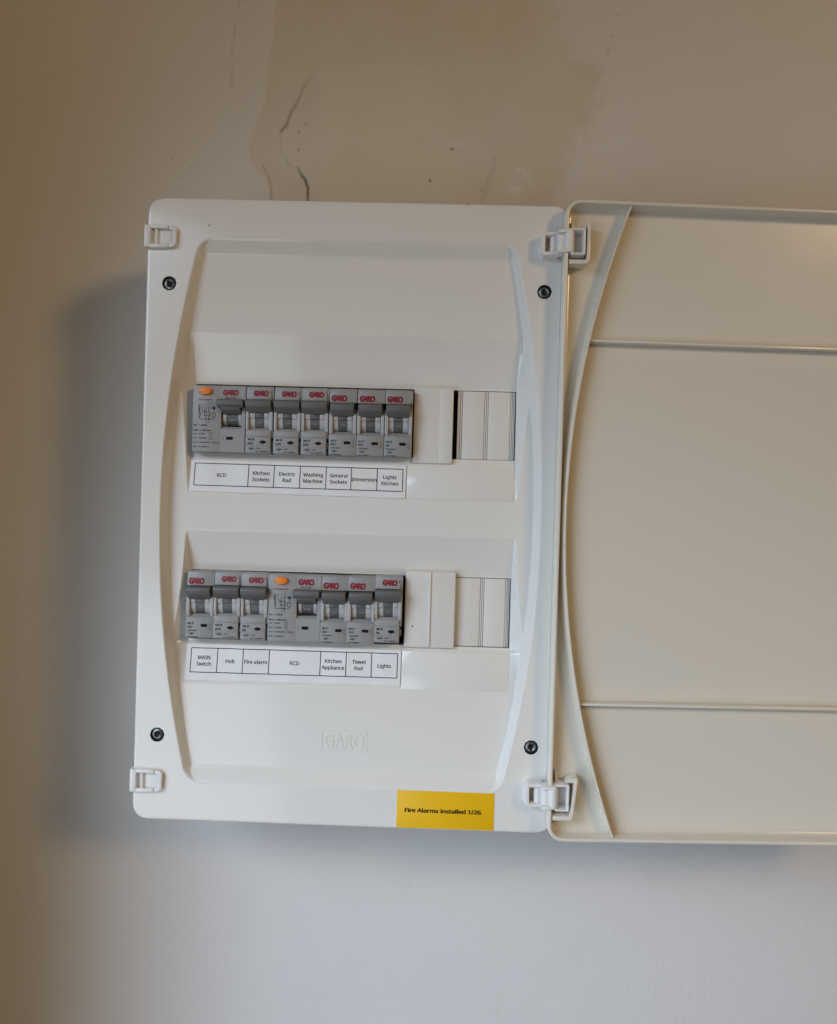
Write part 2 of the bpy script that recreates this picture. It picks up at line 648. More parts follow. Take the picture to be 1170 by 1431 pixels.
def cover_z(x, y):
    ax, ay = np.abs(x), np.abs(y)
    a = 122 - y * y / 1420.0 - ax
    b = 174.5 - ay
    r = 9.0
    sr = np.where((a < r) & (b < r), r - np.hypot(np.minimum(a - r, 0), np.minimum(b - r, 0)), np.minimum(a, b))
    t = np.minimum(np.minimum(a / 3.2, b / 8.9), sr / 3.6)
    k = .16
    t0 = np.where(t < -k, 0, np.where(t < k, (t + k) ** 2 / (4 * k), t))                      # rounded top edge
    u = 1 - t0
    u0 = np.where(u < -k, 0, np.where(u < k, (u + k) ** 2 / (4 * k), u))
    s = 1 - u0
    fl = 8.5 - 3.0 * sstep(100, 168, ay)
    z = -fl * s
    xe = 107.6 + y * y / 1000.0
    g = np.clip((xe - ax) / np.maximum(xe - 106.2, .3), 0, 1)
    z = z + (np.minimum(zprofile(y), -8.5) + 8.5) * g * sstep(.80, 1.0, t)
    for sx in (-120, 120):
        for sy in (-145, 145):
            d = np.hypot(x - sx, y - sy)
            z = z - 7 * (1 - sstep(3.95, 4.35, d))
    return z


def build_cover():
    HX, HY, R = 133.5, 198.5, 8.5
    ys = np.unique(np.round(np.concatenate([np.arange(-198.5, 198.51, .5), [a for s in SLOTS for a in s], [9.5, 11.5, -13, 116, -113, 33, -90]]), 3))
    side = np.concatenate([np.arange(86.2, 125.01, .4), [125 + k * (HX - 125) / 10 for k in range(1, 11)]])
    mid = np.linspace(-84, 84, 22)
    xs = np.unique(np.round(np.concatenate([-side, [-SX, SX], mid, side]), 3))
    X, Y = np.meshgrid(xs, ys)
    c = HY - R
    dy = np.maximum(np.abs(Y) - c, 0)
    wlim = (HX - R) + np.sqrt(np.maximum(R * R - dy * dy, 0))
    ax = np.abs(X)
    X = np.where(ax > HX - R, np.sign(X) * ((HX - R) + (ax - (HX - R)) / R * (wlim - (HX - R))), X)
    Z = cover_z(X, Y)
    ny, nx = X.shape
    mb = MB()
    verts = np.stack([X, Y, Z], -1).reshape(-1, 3)
    idx = np.arange(ny * nx).reshape(ny, nx)
    cx = (X[:-1, :-1] + X[1:, 1:]) / 2
    cy = (Y[:-1, :-1] + Y[1:, 1:]) / 2
    hole = np.zeros(cx.shape, bool)
    for t, b_ in SLOTS:
        hole |= (np.abs(cx) < SX) & (cy < t) & (cy > b_)
    f = np.stack([idx[:-1, :-1], idx[:-1, 1:], idx[1:, 1:], idx[1:, :-1]], -1)[~hole]
    mb.v = [tuple(p) for p in verts.tolist()]
    mb.f = [tuple(q) for q in f.reshape(-1, 4).tolist()]
    # rounded edge and skirt back towards the wall
    per = list(idx[-1, :]) + list(idx[-2:0:-1, -1]) + list(idx[0, ::-1]) + list(idx[1:-1, 0])
    nrm = []
    for q in per:
        x, y, z = verts[q]
        qx, qy = abs(x) - (HX - R), abs(y) - (HY - R)
        if qx > 1e-4 and qy > 1e-4:
            l = math.hypot(qx, qy)
            n = (math.copysign(qx / l, x), math.copysign(qy / l, y))
        elif abs(abs(y) - HY) < 1e-4:
            n = (0, math.copysign(1, y))
        else:
            n = (math.copysign(1, x), 0)
        nrm.append(n)
    last = per
    for d, z in ((.55, -.12), (1.05, -.45), (1.38, -.95), (1.5, -1.5), (1.5, -46)):
        k = len(mb.v)
        for q, n in zip(per, nrm):
            mb.v.append((verts[q][0] + n[0] * d, verts[q][1] + n[1] * d, z))
        cur = list(range(k, k + len(per)))
        m = len(per)
        for i in range(m):
            j = (i + 1) % m
            mb.f.append((last[i], last[j], cur[j], cur[i]))
        last = cur
    # returns of the two device openings
    for t, b_ in SLOTS:
        zt, zb = float(zprofile(t)), float(zprofile(b_))
        q = [(-SX, t, zt), (SX, t, zt), (SX, b_, zb), (-SX, b_, zb)]
        q2 = [(x, y, -31) for x, y, z in q]
        mb.rings([q, q2], False, False)
    return mb


cover = obj("cover", build_cover().mesh("cover", M['white'], UO, smooth=50), unit)

mb = MB()
L = [[(x, y, z) for x, y in rrect(0, 0, 133.6, 198.6, 9, 8)] for z in (-45, -100.5)]
mb.rings(L, False, False)
base = obj("back_box", mb.mesh("back_box", M['white'], UO), unit)
mb = MB()
mb.box(-120, 120, -110, 110, -62, -58, 0)  # black sheet behind the gaps; the box's inner shade is put into its colour
obj("dark_backing", mb.mesh("dark_backing", M['black'], UO), unit)
for cy in ROWS:
    mb = MB()
    mb.box(-118, 118, cy - 17.5, cy + 17.5, -57.9, -50, .6)
    obj("din_rail", mb.mesh("din_rail", M['screw'], UO), unit)

# label ledge to the right of each printed strip
for yt, yb in ((32.9, 11.6), (-88.1, -112.4)):
    zt, zb = float(zprofile(yt)), float(zprofile(yb))
    mb = MB()
    mb.prism([(yt, zt - .2), (yt, zt + .45), (yb, zb + .45), (yb, zb - .2)], 35.6, 105.2, .15)
    obj("label_ledge", mb.mesh("label_ledge", M['white'], UO), unit)

# moulding slits in the recess sides
for sx in (-1, 1):
    mb = MB()
    mb.box(sx * 121.0 - .5, sx * 121.0 + .5, -12.4, 12.4, -5.4, -4.3, .3)
    obj("slit", mb.mesh("slit", M['blank'], UO), unit)


def build_screw():
    mb = MB()
    mb.lathe(0, 0, [(4.35, .02), (4.35, .1), (4.2, .12), (4.1, 0), (4.02, -4.6), (3.3, -4.7)], 40, close1=False)
    a = mb.mesh("screw_cup", M['black'])
    mb = MB()
    mb.lathe(0, 0, [(3.85, -5.2), (3.85, -1.6), (3.5, -.95), (2.4, -.6), (1.9, -.9), (1.75, -2.8), (.4, -3.0)], 32)
    return a, mb.mesh("screw_head", M['screw'])


cup_me, head_me = build_screw()
mb = MB()
mb.box(-1.7, 1.7, -.35, .35, -2.5, -2.1, 0)
mb.box(-.35, .35, -1.7, 1.7, -2.5, -2.15, 0)
cross_me = mb.mesh("cross_slot", M['black'])
for i, (x, y) in enumerate(((-120, 145), (120, 145), (-120, -145), (120, -145))):
    o = obj("screw", head_me, unit, B(x, y, 0) - B(*UO))
    o.rotation_euler = (0, .4 + i * .9, 0)
    obj("screw_cup", cup_me, o)
    obj("cross_slot", cross_me, o)

# embossed maker's mark
ez = float(cover_z(np.array([0.]), np.array([-147.]))[0])
mb = MB()
mb.frame(-14.6, 14.6, -153.7, -140.1, .35, ez - .3, ez + .28, .8, .1)
floor_z = lambda y: float(cover_z(np.array([0.]), np.array([y]))[0])
mb.v = [(x, y, floor_z(y) + (z - ez)) for x, y, z in mb.v]
obj("emblem_border", mb.mesh("emblem_border", M['white'], UO), unit)
em = MB()
tmp = MB()
put_text(tmp, "GARO", 0, -146.9, ez + .3, 10, 0, 1.0, width=26.0, height=9.6, fat=.22)
nf = len(tmp.v)
em.add(tmp.v, tmp.f)
edge = {}
for fc in tmp.f:
    for i in range(len(fc)):
        a_, b_ = fc[i], fc[(i + 1) % len(fc)]
        edge[(a_, b_)] = 1
sidef = [(a_, b_) for (a_, b_) in edge if (b_, a_) not in edge]
em.add([(x, y, ez - .3) for x, y, z in tmp.v], [])
em.f += [(b_, a_, a_ + nf, b_ + nf) for a_, b_ in sidef]
em.v = [(x, y, floor_z(y) + (z - ez)) for x, y, z in em.v]
obj("embossed_lettering", em.mesh("embossed_lettering", M['white'], UO, smooth=20), unit)


# ---- catch clips on the left edge
def build_clip(up):
    mb = MB()
    s = up
    # loop around the tongue: broad outer band, slimmer inner one, two arms
    mb.slab([(-135.9, -7.3), (-131.7, -7.2), (-131.7, 7.0), (-135.9, 7.3)], -6, 3.6, .8)
    mb.slab([(-120.2, -7.2), (-117.2, -6.8), (-115.4, -5.0), (-115.2, 4.6), (-117.0, 6.4), (-120.2, 6.8), (-120.2, 4.6), (-117.6, 4.0), (-117.6, -4.2), (-120.2, -4.8)], -.5, 3.0, .5)
    for y0, y1, k in ((4.6, 6.9, .35), (-7.2, -4.8, -.3)):
        mb.slab([(-132.2, y0 + k), (-124.6, y0 + k * .4), (-120.4, y0), (-120.4, y1), (-124.6, y1 + k * .4), (-132.2, y1 + k)], -2, 3.3, .5)
    # tongue
    mb.box(-131.8, -117.5, -4.9, 4.6, -1, .5, .2)
    pr = [(-128.4 + 1.25 * math.cos(a), .5 + 1.9 * math.sin(a)) for a in np.linspace(0, math.pi, 9)]
    n = len(pr)
    mb.add([(x, -4.85, z) for x, z in pr] + [(x, 4.55, z) for x, z in pr], [(i, i + 1, n + i + 1, n + i) for i in range(n - 1)])
    return mb


cm = build_clip(1).mesh("catch_clip", M['clip'], (0, 0, -100))
for y in (174.3, -173.9):
    o = obj("catch_clip", cm, unit, (0, 0, y * .001))


# ---- door, swung a little past straight so its far edge leans back to the wall
DW, DH = 265.0, 200.0
TILT = math.radians(3.05)
DX, DZ = 130.3, 11.8


def build_door():
    mb = MB()
    prof = [(1.2, -11.6), (.3, -11.3), (0, -10.6), (0, -.8), (.25, -.25), (.8, 0), (1.7, 0), (2.1, -.2), (2.3, -.6), (2.7, -7.4), (2.95, -8.6), (3.6, -9.6), (4.6, -10.1), (6.0, -10.3)]
    L = []
    for d, w in prof:
        L.append([(x, y, w) for x, y in rrect(DW / 2, 0, DW / 2 - d, DH - d, max(1.2, 10.0 - d), 10)])
    mb.rings(L)
    return mb


door = obj("door", build_door().mesh("door", M['door'], smooth=40), unit)
door.location = B(DX, 0, DZ) - B(*UO)
door.rotation_euler = (0, 0, TILT)


def arc_rib(mirror):
    mb = MB()
    n = 80
    top, bot = [], []
    secs = []
    for i in range(n + 1):
        y = -197.4 + 394.8 * i / n
        u = 5.3 + y * y / 1095.0
        e = 1 - (abs(y) / 197.4) ** 2
        lean = .1 + 2.4 * e ** 1.5
        zt = -1.3
        sec = [(u - .1 - lean, -10.5), (u - .1 - lean * .55, -8.2), (u - .25, zt - .25), (u, zt), (u + .75, zt), (u + 1.0, zt - .25), (u + 1.25, -10.5)]
        if mirror:
            sec = [(DW - a, w) for a, w in sec][::-1]
        secs.append([(a, y, w) for a, w in sec])
    k = len(secs[0])
    vs = [p for s in secs for p in s]
    fs = []
    for i in range(n):
        for j in range(k - 1):
            fs.append((i * k + j, i * k + j + 1, (i + 1) * k + j + 1, (i + 1) * k + j))
    fs.append(tuple(range(k)))
    fs.append(tuple(n * k + j for j in range(k))[::-1])
    mb.add(vs, fs)
    return mb


for mir in (False, True):
    me = arc_rib(mir).mesh("curved_rib", M['door'], smooth=40)
    bm = bmesh.new()
    bm.from_mesh(me)
    bmesh.ops.recalc_face_normals(bm, faces=list(bm.faces))
    bm.to_mesh(me)
    bm.free()
    obj("curved_rib", me, door)
for y in (113.6, -115.0):
    u0 = 5.3 + y * y / 1095 + 1.0
    mb = MB()
    s = 1 if y > 0 else -1
    mb.prism([(y - 1.1, -10.5), (y - .7, -4.2), (y + .7, -4.2), (y + 1.1, -10.5)], u0, DW - u0, .3)
    obj("cross_rib", mb.mesh("cross_rib", M['door']), door)
for u, y in ((53.5, 199.0), (52.5, -199.0)):
    mb = MB()
    mb.lathe(u, y, [(1.3, -.05), (1.25, .1), (.8, .16)], 20, 1.5, .55)
    obj("moulding_mark", mb.mesh("moulding_mark", M['blank']), door)


# ---- hinges
def build_hinge():
    """ring on the cover, pivot over the door's edge, box on the door"""
    mb = MB()
    mb.slab([(116.2, -5.6), (118.0, -7.4), (127, -7.4), (127, -5.0), (118.7, -5.0), (118.7, 5.0), (127, 5.0), (127, 7.4), (118.0, 7.4), (116.2, 5.6)], -.5, 8.3, .6)
    for y0, y1 in ((4.9, 7.3), (-7.3, -4.9)):
        s = 1 if y0 > 0 else -1
        mb.slab([(126.2, y0), (134.6, y0 + .9), (134.6, y1 + .9), (126.2, y1)], 4, 13.2, .6)
    # pivot barrels
    for cx, r, z0 in ((124.2, 2.2, 4.4), (128.6, 2.9, 8.0), (133.0, 3.2, 10.2)):
        pr = [(cx + r * math.cos(a), z0 + r * math.sin(a)) for a in np.linspace(0, math.pi, 13)]
        pr = [(cx + r, z0 - 3.5)] + pr + [(cx - r, z0 - 3.5)]
        n = len(pr)
        mb.add([(x, -5.6, z) for x, z in pr] + [(x, 6.2, z) for x, z in pr],
               [(i, i + 1, n + i + 1, n + i) for i in range(n - 1)] + [tuple(range(n))[::-1], tuple(range(n, 2 * n))])
    return mb


def build_socket(lean):
    mb = MB()
    mb.frame(134.2, 143.0, -7.9, 8.7, 1.35, 2.2, 12.2, .9, .4)
    mb.box(134.5, 142.6, -7.5, 8.3, 1.6, 3.4, .2)
    return mb


def build_bracket(lean):
    mb = MB()
    mb.slab([(133.2, -13.6), (143.6, -13.6), (145.2, -12.6), (145.9, -11.0), (146.0 + lean, 12.6), (144.2 + lean, 12.6), (144.0, -9.6), (143.2, -10.9), (133.2, -10.9)], 1.6, 12.0, .35)
    mb.slab([(140.6, 9.2), (144.5 + lean * .9, 9.4), (144.5 + lean * .9, 12.6), (143.0, 11.9)], 1.6, 10.2, .5)
    mb.box(134.9, 136.3, 9.0, 15.4, 1.6, 6.0, .3)
    return mb


for y, lean in ((173.2, 0.0), (-172.8, 2.2)):
    h = obj("hinge", build_hinge().mesh("hinge", M['clip'], UO), unit, (0, 0, y * .001))
    obj("hinge_socket", build_socket(lean).mesh("hinge_socket", M['clip'], UO), h)
    obj("hinge_bracket", build_bracket(lean).mesh("hinge_bracket", M['door'], UO), h)

# ------------------------------------------------------------------ blanking plates
def raised_blank(x0, x1, row, ridge, groove, label):
    cy = ROWS[row] + (.1 if row == 0 else .7)
    c = (x0 + x1) / 2
    o = empty("blanking_plate", (c, cy, -20))
    mb = MB()
    bev = .5
    mb.box(x0, x1, cy - 24.9, cy + 24.7, -18, -11.4, .6, 3)
    obj("plate", mb.mesh("plate", M['blank'], (c, cy, -20)), o)
    mb = MB()
    if groove:
        mb.box(ridge - .35, ridge + .35, cy - 24.3, cy + 24.2, -11.6, -11.36, .04)
        obj("score_line", mb.mesh("score_line", M['groove'] if False else M['blank'], (c, cy, -20)), o)
        mb = MB()
        mb.box(ridge + .2, x1 - .3, cy - 24.4, cy + 24.2, -11.7, -11.0, .25)
        obj("snap_strip", mb.mesh("snap_strip", M['blank'], (c, cy, -20)), o)
    else:
        mb.box(ridge - .9, ridge + .7, cy - 24.2, cy + 24.2, -11.7, -10.5, .5, 3)
        obj("ridge", mb.mesh("ridge", M['blank'], (c, cy, -20)), o)
        mb = MB()
        mb.lathe(x0 + 5.4, cy - 11.2, [(.55, -11.5), (.5, -11.33), (.1, -11.3)], 14)
        obj("speck", mb.mesh("speck", M['greyink'], (c, cy, -20)), o)
    tag(o, label, "blanking plate", "clip-on blanking plates")
    return o


raised_blank(39.0, 64.6, 0, 55.9, True, "raised white blanking plate of the upper row, left of a black gap")
raised_blank(36.6, 69.3, 1, 52.8, False, "raised white blanking plate of the lower row, with a ridge down its middle")


def fluted_blank(x0, x1, row, cuts, label):
    t, b_ = SLOTS[row]
    t -= .25
    b_ += .25
    zt = -16.6
    c, cy = (x0 + x1) / 2, (t + b_) / 2
    o = empty("blanking_strip", (c, cy, -26))
    O = (c, cy, -26)
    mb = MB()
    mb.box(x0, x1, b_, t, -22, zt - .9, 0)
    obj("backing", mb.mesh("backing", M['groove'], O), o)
    edges = [x0] + cuts + [x1]
    for i in range(len(edges) - 1):
        a = edges[i] + (.16 if i else 0)
        e = edges[i + 1] - (.16 if i < len(edges) - 2 else .3)
        mb = MB()
        mb.box(a, e, b_ + .1, t - .2, -21.5, zt - (.35 if e - a < 3 else 0), .12)
        obj("panel", mb.mesh("panel", M['blank'], O), o)
    tag(o, label, "blanking strip", "flat fluted blanking strips")
    return o


fluted_blank(67.6, 105.4, 0, [69.4, 70.6, 85.2, 86.4, 87.6, 102.2, 103.4, 104.4], "flat fluted white blanking strip at the right end of the upper row")
fluted_blank(68.2, 105.4, 1, [85.9, 87.1, 88.3, 102.4, 103.6, 104.5], "flat fluted white blanking strip at the right end of the lower row")

# ------------------------------------------------------------------ breakers
_cache = {}


def cached(key, fn):
    if key not in _cache:
        _cache[key] = fn()
    return _cache[key]


def pill(cx, cy, w, h, z, diamond=False):
    pts = []
    n = 24
    for i in range(n):
        a = 2 * math.pi * i / n
        if diamond:
            p = 1.35
        else:
            p = 4.0
        ca, sa = math.cos(a), math.sin(a)
        pts.append((cx + w / 2 * math.copysign(abs(ca) ** (2 / p), ca), cy + h / 2 * math.copysign(abs(sa) ** (2 / p), sa), z))
    return pts


def mcb_body(kind, w):
    h = w / 2
    mb = MB()
    if kind == 'A':
        prof = [(21.7, -34), (21.7, -2.2), (20.9, -1.2), (13.2, .1), (12.9, -6.5), (-5.0, -6.5), (-5.4, -2.0), (-7.2, -.25), (-10.6, 0.05), (-10.75, -.45), (-11.2, -.45), (-11.3, 0),
                (-16.9, 0), (-17.0, -.25), (-17.25, -.25), (-17.35, 0), (-21.2, 0), (-21.7, -.5), (-21.7, -34)]
        mb.prism([p for p in prof], -h, h - 1.45, .12)
        mb.box(h - 1.6, h - .02, -11.2, 21.3, -33, -1.4, .2)
        mb.box(h - 1.6, h - .3, -17.6, -13.4, -33, -2.2, .2)
    else:
        prof = [(21.7, -34), (21.7, -2.2), (20.9, -1.2), (12.4, .1), (12.1, -6.5), (-5.8, -6.5), (-6.2, -2.6), (-8.6, 0), (-21.2, 0), (-21.7, -.5), (-21.7, -34)]
        mb.prism(prof, -h, h, .15)
    return mb.mesh("body", M['grey' if kind == 'A' else 'grey2'])


def mcb_cheeks(kind, w):
    h = w / 2
    mb = MB()
    dy = 0 if kind == 'A' else -.8
    wd = 1.9 if kind == 'A' else 2.2
    pr = [(9.5 + dy, -6.5), (9.3 + dy, -.2), (5 + dy, .85), (-3 + dy, .85), (-6.6 + dy, -.2), (-7.4 + dy, -1.5), (-7.4 + dy, -6.5)]
    mb.prism(pr, -h + .06, -h + wd, .3)
    mb.prism(pr, h - wd - (.5 if kind == 'A' else 0), h - .06 - (.2 if kind == 'A' else 0), .3)
    return mb.mesh("cheek", M['greylight'])


def half_cyl(mb, x0, x1, cy, cz, r, n=16):
    pr = [(cy + r * math.cos(a), cz + r * math.sin(a)) for a in np.linspace(math.pi * .03, math.pi * .97, n)]
    vs = [(x0, y, z) for y, z in pr] + [(x1, y, z) for y, z in pr]
    fs = [(i, n + i, n + i + 1, i + 1) for i in range(n - 1)] + [tuple(range(n)), tuple(range(n, 2 * n))[::-1]]
    mb.add(vs, fs)


def mcb_blocks(kind, w):
    h = w / 2
    mb = MB()
    half_cyl(mb, -h + 2.0, -3.2, -.9, -6.9, 6.1)
    half_cyl(mb, 2.9, h - 2.6, -.9, -6.9, 6.1)
    # the step across the drum
    mb.box(-h + 2.0, -3.2, 1.2, 5.6, -6, -.35, .25)
    mb.box(2.9, h - 2.6, 1.2, 5.6, -6, -.35, .25)
    return mb.mesh("drum_side", M['greylight'])


def mcb_drum(kind, w):
    mb = MB()
    half_cyl(mb, -3.2, 2.9, -.9, -6.9, 5.7)
    mb.box(-3.15, 2.85, 1.4, 5.2, -6, -.8, .25)
    for k in range(4):
        a = .30 + .27 * k
        mb.box(-3.1, 2.8, -.9 + 5.7 * math.cos(math.pi / 2 + a * .55) - .18, -.9 + 5.7 * math.cos(math.pi / 2 + a * .55) + .18, -6, -6.9 + 5.7 * math.sin(math.pi / 2 + a * .55) + .22, .08)
    return mb.mesh("drum", M['barrel'])


def mcb_toggle(kind, w):
    h = w / 2
    mb = MB()
    if kind == 'A':
        pr = [(12.9, -4), (12.8, 2.2), (12.0, 4.6), (10.6, 5.2), (8.0, 4.2), (4.6, .6), (3.9, -1.5), (3.9, -4)]
        mb.prism(pr, -h + .25, h - .75, .35, 3)
    else:
        pr = [(12.0, -4), (11.9, 2.2), (11.2, 4.6), (9.9, 5.2), (7.2, 4.2), (3.8, .6), (3.1, -1.5), (3.1, -4)]
        mb.prism(pr, -h + .9, h - 1.5, .35, 3)
    return mb.mesh("toggle", M['toggle'])


def mcb_logo(kind):
    mb = MB()
    zf = lambda x, y: .1 + (13.2 - y) * .169 + .09
    slope = lambda x, y: (.1 - (y - 13.2) * (1.3 / 7.7)) + .10
    if kind == 'A':
        put_text(mb, "GARO", .6, 17.1, 0, 5, .40, .86, width=9.0, height=3.1, rise=1.0, zfun=slope)
        mb.line(6.1, 18.1, 7.1, 18.1, .35, slope(0, 18.1))
        mb.line(6.6, 17.6, 6.6, 18.6, .35, slope(0, 18.1))
    else:
        sl = lambda x, y: (.1 - (y - 12.4) * (1.3 / 8.5)) + .10
        put_text(mb, "GARO", -2.6, 15.3, 0, 5, .42, .86, width=9.4, height=3.4, rise=1.0, zfun=sl)
    return mb.mesh("logo", M['red'])


def mcb_print(kind, rating):
    mb = MB()
    if kind == 'A':
        put_text(mb, rating, -7.2, -15.2, .07, 2.5, .12, align='L')
    else:
        put_text(mb, rating, -7.6, -14.3, .07, 2.3, .09, align='L')
    return mb.mesh("rating_print", M['greyink'])


def mcb_type(kind):
    mb = MB()
    if kind == 'A':
        put_text(mb, "MCB", -7.2, -12.6, .07, 2.5, .12, align='L')
    else:
        put_text(mb, "MCB", -7.6, -12.0, .07, 2.3, .07, align='L')
    return mb.mesh("type_print", M['greyink'])


def mcb_small(kind):
    mb = MB()
    z = .07
    if kind == 'A':
        mb.frame(-7.0, -2.8, -19.4, -17.8, .16, z - .01, z, .2, .04)
        put_text(mb, "6000", -4.9, -18.6, z, 1.5, .09)
        put_text(mb, "230V~", -1.9, -18.5, z, 1.45, .06, align='L')
        put_text(mb, "3", -4.9, -20.4, z, 1.4, .02)
        put_text(mb, "IEC 60898-1", -2.2, -20.4, z, 1.4, .07, align='L', width=8.4)
        put_text(mb, "1", 6.1, -12.9, z, 1.3)
        put_text(mb, "2", 6.1, -15.3, z, 1.3)
    else:
        put_text(mb, "230/400V~", -7.6, -16.7, z, 1.5, .07, align='L', width=6.8)
        mb.frame(-6.8, -3.4, -19.4, -18.1, .15, z - .01, z, .2, .04)
        put_text(mb, "6000", -5.1, -18.75, z, 1.2, .07)
        put_text(mb, "3", -5.1, -20.0, z, 1.1, .02)
        put_text(mb, "IEC 60898-1", -7.6, -21.0, z, 1.3, .07, align='L', width=7.2)
        mb.frame(6.3, 7.6, -16.2, -12.2, .18, z - .01, z, .2, .04)
    return mb.mesh("small_print", M['greyink'])


def mcb_mark(kind):
    mb = MB()
    p = pill(2.4, -14.4, 4.9, 2.3, .09, True) if kind == 'A' else pill(3.0, -13.4, 4.4, 2.0, .09)
    mb.add(p, [tuple(range(len(p)))])
    return mb.mesh("indicator_mark", M['ink'])


def mcb_on(kind):
    mb = MB()
    put_text(mb, "I ON", -.2, -1.7, -.93, 1.5, .02, width=3.0)
    return mb.mesh("toggle_print", M['paleink'])


def mcb_foot():
    mb = MB()
    return mb.mesh("foot", M['black'])


_j = random.Random(4)


def mcb(kind, x0, x1, row, rating, label, dy=0.0):
    w = x1 - x0 - .28
    cx = (x0 + x1) / 2
    wk = 17.6
    o = empty("circuit_breaker", (cx, ROWS[row] + dy + _j.uniform(-.12, .12), -5 + _j.uniform(-.25, .2)), _j.uniform(-.005, .005))
    for nm, fn in (("body", mcb_body), ("cheek", mcb_cheeks), ("drum_side", mcb_blocks), ("drum", mcb_drum), ("toggle", mcb_toggle)):
        p = obj(nm, cached((nm, kind, wk), lambda: fn(kind, wk)), o)
        if nm == "drum":
            obj("toggle_print", cached(("on", kind), lambda: mcb_on(kind)), p)
    obj("logo", cached(("logo", kind), lambda: mcb_logo(kind)), o)
    obj("rating_print", cached(("rating", kind, rating), lambda: mcb_print(kind, rating)), o)
    obj("type_print", cached(("type", kind), lambda: mcb_type(kind)), o)
    obj("small_print", cached(("small", kind), lambda: mcb_small(kind)), o)
    obj("indicator_mark", cached(("mark", kind), lambda: mcb_mark(kind)), o)
    tag(o, label, "circuit breaker", "single-module circuit breakers in the fuse box")
    return o


# ---- two-module residual current device
RW = 34.2


def rcd_parts():
    h = RW / 2
    P = []
    # window opening in the right half
    wx0, wx1 = 1.3, 14.7
    wt, wb = 10.4, -5.0
    mb = MB()
    mb.prism([(21.7, -34), (21.7, -1.6), (20.9, -.8), (12, 0), (-21.2, 0), (-21.7, -.5), (-21.7, -34)], -h, wx0, .15)
    mb.prism([(21.7, -34), (21.7, -1.6), (20.9, -.8), (12, 0), (-21.2, 0), (-21.7, -.5), (-21.7, -34)], wx1, h, .15)
    mb.prism([(21.7, -34), (21.7, -1.6), (20.9, -.8), (12, 0), (wt, 0), (wt, -34)], wx0 - .2, wx1 + .2, .0)
    mb.prism([(wb, -34), (wb, -1.8), (wb - 1.6, 0), (-21.2, 0), (-21.7, -.5), (-21.7, -34)], wx0 - .2, wx1 + .2, .0)
    mb.box(wx0 - .2, wx1 + .2, wb - .2, wt + .2, -9.5, -8.5, 0)
    P.append(("body", mb.mesh("body", M['grey'])))
    mb = MB()
    half_cyl(mb, wx0 + .9, wx0 + 2.9, 1.5, -8.0, 6.4)
    half_cyl(mb, wx1 - 2.6, wx1 - .6, 1.5, -8.0, 6.4)
    P.append(("drum_side", mb.mesh("drum_side", M['greylight'])))
    mb = MB()
    half_cyl(mb, wx0 + 2.9, wx1 - 2.6, 1.5, -8.0, 6.0)
    P.append(("drum", mb.mesh("drum", M['barrel'])))
    mb = MB()
    pr = [(12.6, -3), (12.5, 3.6), (11.9, 5.3), (10.8, 5.8), (8.6, 5.4), (7.0, 3.2), (7.0, -3)]
    mb.prism(pr, -.6, 16.4, .35, 3)
    mb.prism([(8.8, -4), (8.6, 4.6), (5.4, 2.6), (3.2, -.8), (3.2, -4)], wx0 + .5, wx1 - .5, .35, 3)
    P.append(("toggle", mb.mesh("toggle", M['toggle'])))
    mb = MB()
    put_text(mb, "I ON", (wx0 + wx1) / 2, -.4, -1.78, 2.0, .02, width=4.2)
    P.append(("toggle_print", mb.mesh("toggle_print", M['paleink'])))
    mb = MB()
    mb.lathe(-9.0, 17.7, [(1, -1), (1, .9), (.96, 1.4), (.86, 1.75), (.6, 1.95), (.2, 2.0)], 40, 4.3, 2.55)
    P.append(("test_button", mb.mesh("test_button", M['orange'])))
    sl = lambda x, y: (-(max(y, 12) - 12) * (.8 / 8.9)) + .09
    mb = MB()
    put_text(mb, "GARO", 7.2, 17.1, 0, 5, .42, .86, width=9.6, height=3.3, rise=1.0, zfun=sl)
    P.append(("logo", mb.mesh("logo", M['red'])))
    mb = MB()
    put_text(mb, "Test Regularly", -8.9, 12.4, 0, 1.7, .06, width=9.4, zfun=sl)
    P.append(("button_print", mb.mesh("button_print", M['red'])))
    mb = MB()
    put_text(mb, "RCCB", 7.2, 13.9, 0, 2.0, .06, width=6.4, zfun=sl)
    z = .07
    put_text(mb, "In  =40A", -16.3, -4.2, z, 2.0, .10, align='L', width=9.0)
    put_text(mb, "I\u0394n =30mA", -16.3, -7.5, z, 2.0, .10, align='L', width=11.4)
    put_text(mb, "Un =230V", -16.3, -9.8, z, 1.6, .07, align='L', width=7.4)
    put_text(mb, "Im =500A", -16.3, -12.6, z, 1.6, .07, align='L', width=8.6)
    put_text(mb, "Inc=10000A  IP20", -16.3, -15.4, z, 1.6, .07, align='L', width=16.0)
    put_text(mb, "IEC 61008-1", -16.3, -18.2, z, 1.6, .07, align='L', width=10.0)
    for yy in (-9.8, -12.6):
        m2 = MB()
        m2.frame(-6.2, -3.9, yy - .9, yy + .9, .2, z - .01, z, .2, .05)
        put_text(m2, "~", -5.05, yy, z, 2.0, .03)
        P.append(("symbol_box", m2.mesh("symbol_box", M['greyink'])))
    P.append(("rating_print", mb.mesh("rating_print", M['greyink'])))
    # wiring diagram
    mb = MB()
    lw = .32
    for x in (-12.6, -10.6, -8.4, -6.6):
        mb.line(x, 9.4, x, 7.6, lw, z)
        mb.line(x - .9, 7.4, x, 5.2, lw, z)
        mb.line(x, 5.2, x, -1.4 if x > -10 else 3.6, lw, z)
    mb.frame(-9.6, -5.6, 1.6, 4.4, lw, z - .01, z, .4, .05)
    mb.frame(-13.2, -12.0, 1.0, 4.2, lw, z - .01, z, .4, .05)
    mb.frame(-4.6, -2.2, 0.8, 3.6, lw, z - .01, z, .2, .05)
    mb.frame(-13.4, -12.4, 4.8, 8.6, lw, z - .01, z, .2, .05)
